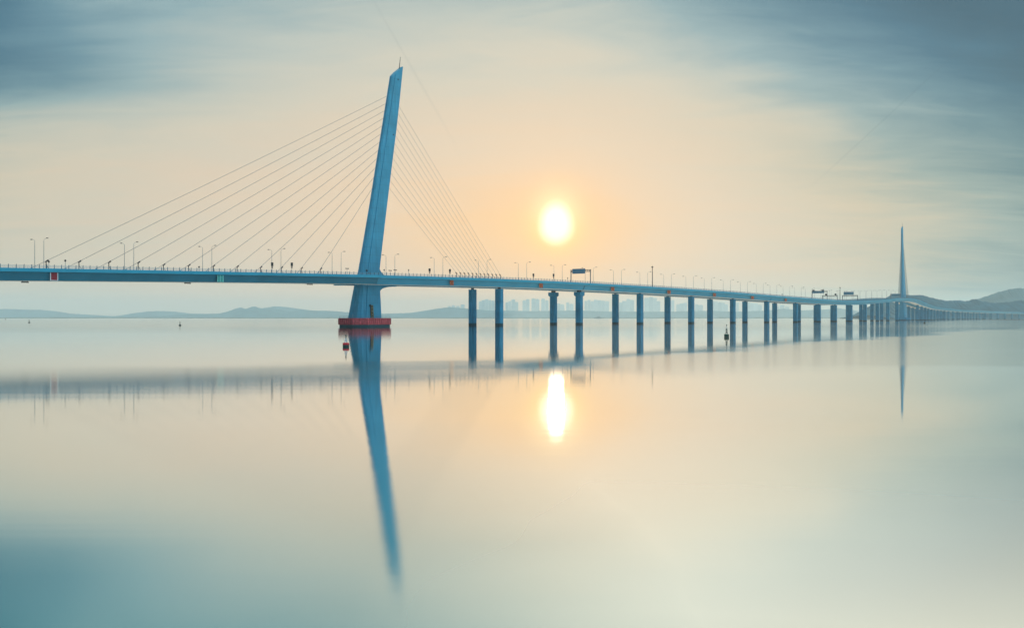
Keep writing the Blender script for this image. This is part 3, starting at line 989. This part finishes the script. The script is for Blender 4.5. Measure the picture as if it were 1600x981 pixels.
# ------------------------------------------------------------------ far tower blocks
blocks = [(748.4, 752.6, 470.8), (752.6, 757.5, 468.6), (757.8, 763.5, 467.4), (763.8, 767.6, 468.6), (768, 773, 469.6),
          (790, 794, 472), (794.3, 798.4, 470.4), (799, 805, 467.8), (805.2, 809.6, 471.6), (816.5, 821.6, 469.2), (822, 827.2, 467.2),
          (830.6, 836.4, 466.2), (836.8, 842.6, 467.2), (845.8, 851.6, 466.4), (852, 857, 469), (870.4, 875.4, 474), (875.8, 881.6, 475.2), (884.8, 889.4, 472.4), (889.8, 896, 474.6),
          (913.4, 917.4, 470), (917.8, 922.8, 468.4), (923.2, 927.4, 470.6), (927.8, 933.6, 468.2), (934, 939.6, 468.8), (940, 945, 469.6), (945.4, 951.6, 470.4),
          (967.4, 971.8, 472.4), (972.2, 978.4, 470.2), (978.8, 984.8, 467), (985.2, 990.6, 468.4),
          (1007, 1013.6, 465.2), (1014, 1020.4, 463.8), (1020.8, 1026.2, 465.4), (1026.6, 1031.4, 470.4), (1044.4, 1048.2, 470.4), (1048.6, 1053.4, 468.8), (1056.8, 1061.6, 475), (1062, 1067, 473.8), (1067.4, 1073, 473),
          (1086, 1091.4, 475.2), (1091.8, 1098, 476.2), (1111.4, 1115.6, 470.6), (1116, 1121.6, 471), (1122, 1126.8, 472), (1127.2, 1132.6, 472.8), (1133, 1137, 475),
          (1150.6, 1154.2, 473), (1166.6, 1171, 472.2), (1171.4, 1177, 473.4), (1177.4, 1184, 474.2), (1184.4, 1190, 476),
          (700, 704, 478), (706, 711, 476.6), (713, 718, 477.8), (720, 726, 475.4), (1212, 1217, 478), (1219, 1225, 476.4), (1227, 1233, 479)]
cols = [740, 780, 862, 905, 960, 1000, 1040, 1080, 1105, 1145, 1160, 1205]
cn = ['the main pylon', 'the first pier', 'the second pier', 'the third pier', 'the fourth pier', 'the fifth pier', 'the sixth pier', 'the seventh pier', 'the eighth pier', 'the ninth pier', 'the tenth pier', 'the eleventh pier', 'the crowded far piers']
cnt = {}
for x0, x1, yt in sorted(blocks):
    D = random.choice((14100, 14300, 14600, 14800))
    w = (x1 - x0) / F * D; H = Z_at(yt, D)
    dpt = random.uniform(22, 34)
    bm = bmesh.new()
    # plan with re-entrant light wells, as slab towers have
    a, b = w / 2, dpt / 2
    k = random.choice((.12, .18))
    pl = [(-a, -b), (-a * k * 3, -b), (-a * k * 3, -b + 4), (a * k * 3, -b + 4), (a * k * 3, -b), (a, -b), (a, b), (-a, b)]
    loft(bm, [[(x, y, 0) for x, y in pl], [(x, y, H - 5) for x, y in pl]])
    add_box(bm, (0, 0, H - 3.6), (w * .62, dpt * .6, 3.2)); add_box(bm, (random.uniform(-.15, .15) * w, 0, H - 1.0), (w * .26, dpt * .35, 2.4))
    add_box(bm, (0, 0, 4), (w * 1.15, dpt * 1.3, 8))
    o = build('tower_block', bm, M[random.choice(('tower1', 'tower2'))], None, (X_at((x0 + x1) / 2, D), D, 0), random.uniform(-.1, .1))
    g = sum(1 for c in cols if c < (x0 + x1) / 2)
    cnt[g] = cnt.get(g, 0) + 1
    if g == 0: where = f'left of the first pier, {ORD[cnt[g]]} of its row from the left'
    elif g == 12: where = f'right of the eleventh pier, {ORD[cnt[g]]} of its row from the left'
    else: where = f'{ORD[cnt[g]]} from left in the gap after {cn[g]}'
    tag(o, f'hazy tower block, {where}', 'tower block', 'hazy tower blocks on the far shore')

# ------------------------------------------------------------------ water
bm = bmesh.new()
vs = [bm.verts.new(p) for p in ((-11500, -1800, 0), (11500, -1800, 0), (11500, 14900, 0), (-11500, 14900, 0))]
bm.faces.new(vs)
wm = bpy.data.materials.new('bay_water'); wm.use_nodes = True
nt = wm.node_tree; N = nt.nodes; L = nt.links
N.remove(N['Principled BSDF']); out = N['Material Output']
geo = N.new('ShaderNodeNewGeometry')
def wnoise(scale, sx, sy, detail=3):
    mp = N.new('ShaderNodeMapping'); mp.inputs['Scale'].default_value = (sx, sy, 1)
    L.new(geo.outputs['Position'], mp.inputs['Vector'])
    n = N.new('ShaderNodeTexNoise'); n.inputs['Scale'].default_value = scale; n.inputs['Detail'].default_value = detail
    L.new(mp.outputs['Vector'], n.inputs['Vector']); return n.outputs['Fac']
def wmap(v, a, b, c, d):
    m = N.new('ShaderNodeMapRange'); m.inputs['From Min'].default_value = a; m.inputs['From Max'].default_value = b
    m.inputs['To Min'].default_value = c; m.inputs['To Max'].default_value = d; L.new(v, m.inputs['Value']); return m.outputs['Result']
calm = N.new('ShaderNodeBsdfAnisotropic'); calm.distribution = 'BECKMANN'
calm.inputs['Color'].default_value = (0.95, 0.955, 0.95, 1)
sp_ = N.new('ShaderNodeSeparateXYZ'); L.new(geo.outputs['Position'], sp_.inputs[0])
def wm2(op, a, b):
    n = N.new('ShaderNodeMath'); n.operation = op
    for i, v in enumerate((a, b)):
        if isinstance(v, (int, float)): n.inputs[i].default_value = v
        else: L.new(v, n.inputs[i])
    return n.outputs[0]
# a breeze has ruffled a belt of water some 60-110 m out; beyond it lies slick calm water
yw = wm2('ADD', sp_.outputs['Y'], wmap(wnoise(0.02, .5, 1.0), .3, .7, -14, 14))
edge = wm2('SUBTRACT', yw, wm2('MULTIPLY', wm2('MAXIMUM', sp_.outputs['X'], 0.0), 1.5))
lim = wmap(edge, 94, 108, 1, 0)
belt = wm2('MULTIPLY', wm2('MULTIPLY', wmap(yw, 48, 66, 0, 1), lim), wmap(sp_.outputs['X'], -16, -4, 0.40, 0))
belt = wm2('ADD', belt, wm2('MULTIPLY', wm2('MULTIPLY', wmap(yw, 80, 96, 0, 1), lim), wm2('ADD', wm2('MULTIPLY', wmap(sp_.outputs['X'], -1, 1.5, 1.0, 0), wmap(sp_.outputs['X'], -26, -7, 0.05, 1.0)), wmap(sp_.outputs['X'], 6.5, 14, 0, 2.2))))
belt = wm2('ADD', belt, wmap(sp_.outputs['Y'], 24, 42, 0.9, 0))
far_ = wm2('SUBTRACT', wmap(edge, 96, 125, 0, 1), wmap(yw, 170, 560, 0, 6.5))
rg = wm2('ADD', wm2('ADD', wm2('MULTIPLY', belt, 0.045), wm2('MULTIPLY', far_, -0.010)), wmap(wnoise(0.011, .35, 1.0), .35, .65, 0.040, 0.048))
rg = wm2('ADD', rg, wmap(sp_.outputs['X'], -3.5, 0.5, 0.016, 0.008))
L.new(rg, calm.inputs['Roughness'])
ruf = N.new('ShaderNodeBsdfAnisotropic'); ruf.distribution = 'BECKMANN'
ruf.inputs['Color'].default_value = (0.95, 0.955, 0.95, 1); ruf.inputs['Roughness'].default_value = 0.085
mx = N.new('ShaderNodeMixShader')
L.new(wmap(wnoise(0.02, .12, 1.0, 4), .50, .68, 0.0, 0.55), mx.inputs['Fac'])
L.new(calm.outputs[0], mx.inputs[1]); L.new(ruf.outputs[0], mx.inputs[2])
# long low ripples, a few millimetres high
bmp = N.new('ShaderNodeBump'); bmp.inputs['Strength'].default_value = 1.0; bmp.inputs['Distance'].default_value = 0.003
L.new(wnoise(0.5, .05, 1.0, 2), bmp.inputs['Height'])
for g_ in (calm, ruf): L.new(bmp.outputs['Normal'], g_.inputs['Normal'])
dif = N.new('ShaderNodeBsdfDiffuse'); # brightness painted into the colour: darker teal at left, pale cream to the right
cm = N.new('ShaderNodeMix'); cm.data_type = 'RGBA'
bright_right = wmap(wm2('ADD', sp_.outputs['X'], wmap(wnoise(0.05, 1, 1, 3), .3, .7, -1.5, 1.5)), -3.0, 3.2, 0, 1)
L.new(bright_right, cm.inputs['Factor'])
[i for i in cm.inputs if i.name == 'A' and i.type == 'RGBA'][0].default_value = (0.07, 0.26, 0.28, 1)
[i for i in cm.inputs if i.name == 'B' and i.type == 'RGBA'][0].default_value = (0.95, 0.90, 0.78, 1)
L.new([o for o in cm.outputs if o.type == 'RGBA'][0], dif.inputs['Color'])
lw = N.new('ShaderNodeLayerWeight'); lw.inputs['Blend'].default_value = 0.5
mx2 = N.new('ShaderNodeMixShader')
L.new(wm2('MULTIPLY', wmap(lw.outputs['Facing'], 0.72, 0.90, 1.0, 0.04), wmap(bright_right, 0, 1, 0.45, 0.72)), mx2.inputs['Fac'])
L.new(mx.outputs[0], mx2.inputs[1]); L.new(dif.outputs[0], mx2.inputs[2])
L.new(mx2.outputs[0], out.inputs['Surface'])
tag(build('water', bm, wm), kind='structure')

# ------------------------------------------------------------------ haze
bm = bmesh.new()
add_box(bm, (0, 6600, 129.5), (24000, 17600, 261))
hm = bpy.data.materials.new('haze_air'); hm.use_nodes = True
nt = hm.node_tree
nt.nodes.remove(nt.nodes['Principled BSDF'])
pv = nt.nodes.new('ShaderNodeVolumePrincipled')
pv.inputs['Color'].default_value = (0.72, 0.92, 1.0, 1)
pv.inputs['Density'].default_value = 0.75e-4
pv.inputs['Anisotropy'].default_value = 0.35
nt.links.new(pv.outputs[0], nt.nodes['Material Output'].inputs['Volume'])
tag(build('haze', bm, hm), kind='stuff')

# ------------------------------------------------------------------ sky and sun
SUN_AZ = math.degrees(math.atan((869 - CX) / F)); SUN_EL = math.degrees(math.atan((HORIZON - 356) / math.hypot(F, 69)))
az, el = math.radians(SUN_AZ), math.radians(SUN_EL)
sund = Vector((math.sin(az) * math.cos(el), math.cos(az) * math.cos(el), math.sin(el)))
sl = bpy.data.lights.new('sun', 'SUN'); sl.energy = 0.15; sl.angle = math.radians(0.85); sl.color = (1.0, 0.78, 0.58)
so = bpy.data.objects.new('sun', sl); COL.objects.link(so)
so.rotation_euler = (-sund).to_track_quat('-Z', 'Y').to_euler(); so.location = sund * 900

w = bpy.data.worlds.new('World'); SC.world = w; w.use_nodes = True
nt = w.node_tree; N = nt.nodes; L = nt.links
bg = N['Background']; bg.inputs['Strength'].default_value = 0.1
def mth(op, a, b=None, c=None, clamp=False):
    n = N.new('ShaderNodeMath'); n.operation = op; n.use_clamp = clamp
    for i, v in enumerate((a, b, c)):
        if v is None: continue
        if isinstance(v, (int, float)): n.inputs[i].default_value = v
        else: L.new(v, n.inputs[i])
    return n.outputs[0]
def mrange(v, a, b, c, d, smooth=False):
    m = N.new('ShaderNodeMapRange'); m.inputs['From Min'].default_value = a; m.inputs['From Max'].default_value = b
    m.inputs['To Min'].default_value = c; m.inputs['To Max'].default_value = d
    if smooth: m.interpolation_type = 'SMOOTHSTEP'
    L.new(v, m.inputs['Value']); return m.outputs['Result']
def mixc(f, a, b):
    m = N.new('ShaderNodeMix'); m.data_type = 'RGBA'
    if isinstance(f, (int, float)): m.inputs['Factor'].default_value = f
    else: L.new(f, m.inputs['Factor'])
    for k, v in (('A', a), ('B', b)):
        s_ = [i for i in m.inputs if i.name == k and i.type == 'RGBA'][0]
        if isinstance(v, tuple): s_.default_value = (*v[:3], 1)
        else: L.new(v, s_)
    return [o for o in m.outputs if o.type == 'RGBA'][0]
def scalec(c, f):
    m = N.new('ShaderNodeVectorMath'); m.operation = 'SCALE'
    if isinstance(c, tuple): m.inputs[0].default_value = c
    else: L.new(c, m.inputs[0])
    if isinstance(f, (int, float)): m.inputs['Scale'].default_value = f
    else: L.new(f, m.inputs['Scale'])
    return m.outputs[0]
def addc(a, b):
    m = N.new('ShaderNodeVectorMath'); m.operation = 'ADD'; L.new(a, m.inputs[0]); L.new(b, m.inputs[1]); return m.outputs[0]
tc = N.new('ShaderNodeTexCoord')
nrm = N.new('ShaderNodeVectorMath'); nrm.operation = 'NORMALIZE'; L.new(tc.outputs['Generated'], nrm.inputs[0])
sx = N.new('ShaderNodeSeparateXYZ'); L.new(nrm.outputs[0], sx.inputs[0])
X_, Y_, Z_ = sx.outputs
Za = mth('ABSOLUTE', Z_)
AZ = mth('MULTIPLY', mth('ARCTAN2', X_, Y_), 180 / PI)
EL = mth('MULTIPLY', mth('ARCSINE', Za), 180 / PI)
# cloud sheet: a high layer seen in perspective
den = mth('ADD', Za, 0.16)
cx_ = mth('DIVIDE', X_, den); cy_ = mth('DIVIDE', Y_, den)
cv = N.new('ShaderNodeCombineXYZ'); L.new(cx_, cv.inputs[0]); L.new(cy_, cv.inputs[1])
def cloud(scale, sc, rot, detail, dist, seed):
    mp = N.new('ShaderNodeMapping'); mp.inputs['Scale'].default_value = sc; mp.inputs['Rotation'].default_value = (0, 0, rot); mp.inputs['Location'].default_value = (seed, seed * .37, 0)
    L.new(cv.outputs[0], mp.inputs['Vector'])
    n = N.new('ShaderNodeTexNoise'); n.inputs['Scale'].default_value = scale; n.inputs['Detail'].default_value = detail
    n.inputs['Roughness'].default_value = 0.55; n.inputs['Distortion'].default_value = dist
    L.new(mp.outputs['Vector'], n.inputs['Vector'])
    return n.outputs['Fac']
c1 = cloud(1.1, (1.0, 2.2, 1), 0.35, 7, 0.6, 3.1)
c2 = cloud(2.4, (0.7, 1.9, 1), 0.4, 9, 1.6, 8.7)
dA = mth('SUBTRACT', AZ, SUN_AZ); dE = mth('SUBTRACT', EL, SUN_EL)
kA = mth('ADD', mth('MULTIPLY', mth('MAXIMUM', dA, 0.0), 0.90), mth('MULTIPLY', mth('MINIMUM', dA, 0.0), 0.47))
kE = mth('ADD', mth('MULTIPLY', mth('MAXIMUM', dE, 0.0), 1.52), mth('MULTIPLY', mth('MINIMUM', dE, 0.0), 0.9))
r = mth('SQRT', mth('ADD', mth('MULTIPLY', kA, kA), mth('MULTIPLY', kE, kE)))
r = mth('ADD', r, mth('MULTIPLY', mth('MINIMUM', mth('MULTIPLY', mth('MAXIMUM', dA, 0.0), mth('MAXIMUM', dE, 0.0)), 300.0), 0.034))
# clouds push the tone lighter or darker, more so far from the sun
amp = mrange(r, 2, 18, 0.15, 1.0)
push = mth('ADD', mth('MULTIPLY', mth('SUBTRACT', c1, 0.5), 10.0), mth('MULTIPLY', mth('SUBTRACT', c2, 0.5), 5.5))
# a blue opening between the cloud sheets at upper left
bl_e = mth('SUBTRACT', EL, mth('MULTIPLY_ADD', mth('ADD', AZ, 26.0), 0.03, 12.4))
bl = mth('ADD', mth('POWER', mth('DIVIDE', mth('ADD', AZ, 29.0), 11.0), 2.0), mth('POWER', mth('DIVIDE', bl_e, 1.9), 2.0))
bl = mth('EXPONENT', mth('MULTIPLY', bl, -1.0))
bl2 = mth('ADD', mth('POWER', mth('DIVIDE', mth('ADD', AZ, 31.0), 6.0), 2.0), mth('POWER', mth('DIVIDE', mth('SUBTRACT', EL, 16.2), 2.2), 2.0))
bl2 = mth('EXPONENT', mth('MULTIPLY', bl2, -1.0))
rr = mth('ADD', mth('ADD', r, mth('MULTIPLY', push, amp)), mth('ADD', mth('MULTIPLY', bl, 10.0), mth('MULTIPLY', bl2, 12.0)))
ramp = N.new('ShaderNodeValToRGB'); cr = ramp.color_ramp; cr.interpolation = 'LINEAR'
stops = [(0.0, (240, 200, 148)), (2.5, (236, 200, 160)), (5, (229, 204, 176)), (9, (220, 205, 184)), (13, (208, 205, 190)), (17, (188, 197, 190)), (21, (146, 175, 181)), (25, (104, 144, 160)), (29, (72, 118, 140)), (34, (60, 100, 120)), (41, (62, 102, 122)),
         (50, (196, 198, 190)), (58, (230, 224, 208))]
while len(cr.elements) < len(stops): cr.elements.new(0.5)
for e_, (p_, c_) in zip(cr.elements, stops):
    e_.position = p_ / 60; e_.color = (*lin(c_), 1)
L.new(mth('DIVIDE', rr, 60.0, clamp=True), ramp.inputs['Fac'])
sky = ramp.outputs['Color']
# low sky is warmer and greyer than the high sky
wmul = N.new('ShaderNodeVectorMath'); wmul.operation = 'MULTIPLY'; L.new(sky, wmul.inputs[0]); wmul.inputs[1].default_value = (1.06, 0.93, 0.80)
sky = mixc(mth('MULTIPLY', mrange(EL, 6, 15, 1.0, 0.0, True), mrange(r, 8, 16, 0.0, 1.0)), sky, wmul.outputs[0])
# sky behind the camera: unseen blue fill for the near bridge faces, brighter to the right
back = mth('MULTIPLY', mrange(Y_, 0.55, -0.35, 0.0, 1.0, True), mrange(Za, 0.45, 0.9, 1.0, 0.0, True))
bcol = mixc(mrange(X_, -0.8, 0.8, 0, 1), (0.04, 0.25, 0.42), (0.48, 0.98, 1.22))
sky = scalec(sky, mrange(EL, 26, 58, 1.0, 2.0, True))          # overhead sky boosted out of view, added fill for haze and water
sky = mixc(back, sky, bcol)
# horizon veil at left
veil = mth('MULTIPLY', mth('EXPONENT', mth('MULTIPLY', EL, -0.35)), mrange(AZ, -4, -30, 0, .55))
sky = mixc(veil, sky, lin((216, 207, 190)))
# two faint old vapour trails: thin great-circle lines
def trail(p, q, width, lo, hi, strength, base):
    def dirv(px, py): return Vector(((px - CX), F, (HORIZON - py))).normalized()
    a, b = dirv(*p), dirv(*q)
    n = a.cross(b).normalized(); mid = (a + b).normalized(); half = a.dot(mid)
    d1 = N.new('ShaderNodeVectorMath'); d1.operation = 'DOT_PRODUCT'; L.new(nrm.outputs[0], d1.inputs[0]); d1.inputs[1].default_value = n
    d2 = N.new('ShaderNodeVectorMath'); d2.operation = 'DOT_PRODUCT'; L.new(nrm.outputs[0], d2.inputs[0]); d2.inputs[1].default_value = mid
    g = mth('EXPONENT', mth('MULTIPLY', mth('POWER', mth('DIVIDE', d1.outputs['Value'], width), 2.0), -1.0))
    m_ = mrange(d2.outputs['Value'], half - .002, half + .004, 0, strength)
    return mixc(mth('MULTIPLY', g, m_), base, lin((78, 108, 120)))
sky = trail((1590, -5), (1275, 285), 0.0007, 0, 0, 0.13, sky)
sky = trail((580, -5), (705, 215), 0.0012, 0, 0, 0.10, sky)
# sun behind thin haze: white disc with warm aureole
dt = N.new('ShaderNodeVectorMath'); dt.operation = 'DISTANCE'; L.new(nrm.outputs[0], dt.inputs[0]); dt.inputs[1].default_value = sund
ang = mth('MULTIPLY', dt.outputs['Value'], 180 / PI)
up = mth('MAXIMUM', dE, 0.0); angu = mth('SQRT', mth('ADD', mth('MULTIPLY', dA, dA), mth('ADD', mth('MULTIPLY', mth('POWER', mth('MULTIPLY', up, 0.70), 2.0), 1.0), mth('POWER', mth('MINIMUM', dE, 0.0), 2.0))))
def gauss(v, s_): return mth('EXPONENT', mth('MULTIPLY', mth('POWER', mth('DIVIDE', v, s_), 2.0), -1.0))
front = mrange(Y_, 0.0, 0.2, 0.0, 1.0)
angt = mth('SQRT', mth('ADD', mth('MULTIPLY', dA, dA), mth('POWER', mth('SUBTRACT', dE, 0.8), 2.0)))
sky = addc(sky, scalec((0.20, 0.26, 0.28), mth('MULTIPLY', gauss(angt, 1.2), front)))
core = mth('MULTIPLY', mrange(angu, 1.26, 0.38, 0.0, 1.0, True), front)
sky = addc(sky, scalec((0.55, 0.62, 0.75), core))
sky = addc(sky, scalec((0.30, 0.19, -0.10), mth('MULTIPLY', gauss(angu, 1.25), front)))
sky = addc(sky, scalec((0.10, 0.02, -0.02), mth('MULTIPLY', gauss(ang, 3.6), front)))
nish = N.new('ShaderNodeTexSky'); nish.sky_type = 'NISHITA'; nish.sun_disc = False
nish.sun_elevation = el; nish.sun_rotation = az; nish.air_density = 1.0; nish.dust_density = 3.0
L.new(addc(scalec(sky, 9.6), scalec(nish.outputs[0], 0.04)), bg.inputs['Color'])

# ------------------------------------------------------------------ render settings
SC.render.engine = 'CYCLES'
SC.view_settings.view_transform = 'Standard'; SC.view_settings.look = 'None'
SC.view_settings.exposure = 0.0; SC.view_settings.gamma = 1.0
cy = SC.cycles
cy.use_denoising = True
cy.max_bounces = 6; cy.diffuse_bounces = 2; cy.glossy_bounces = 3; cy.volume_bounces = 2; cy.transmission_bounces = 1
cy.sample_clamp_indirect = 6.0
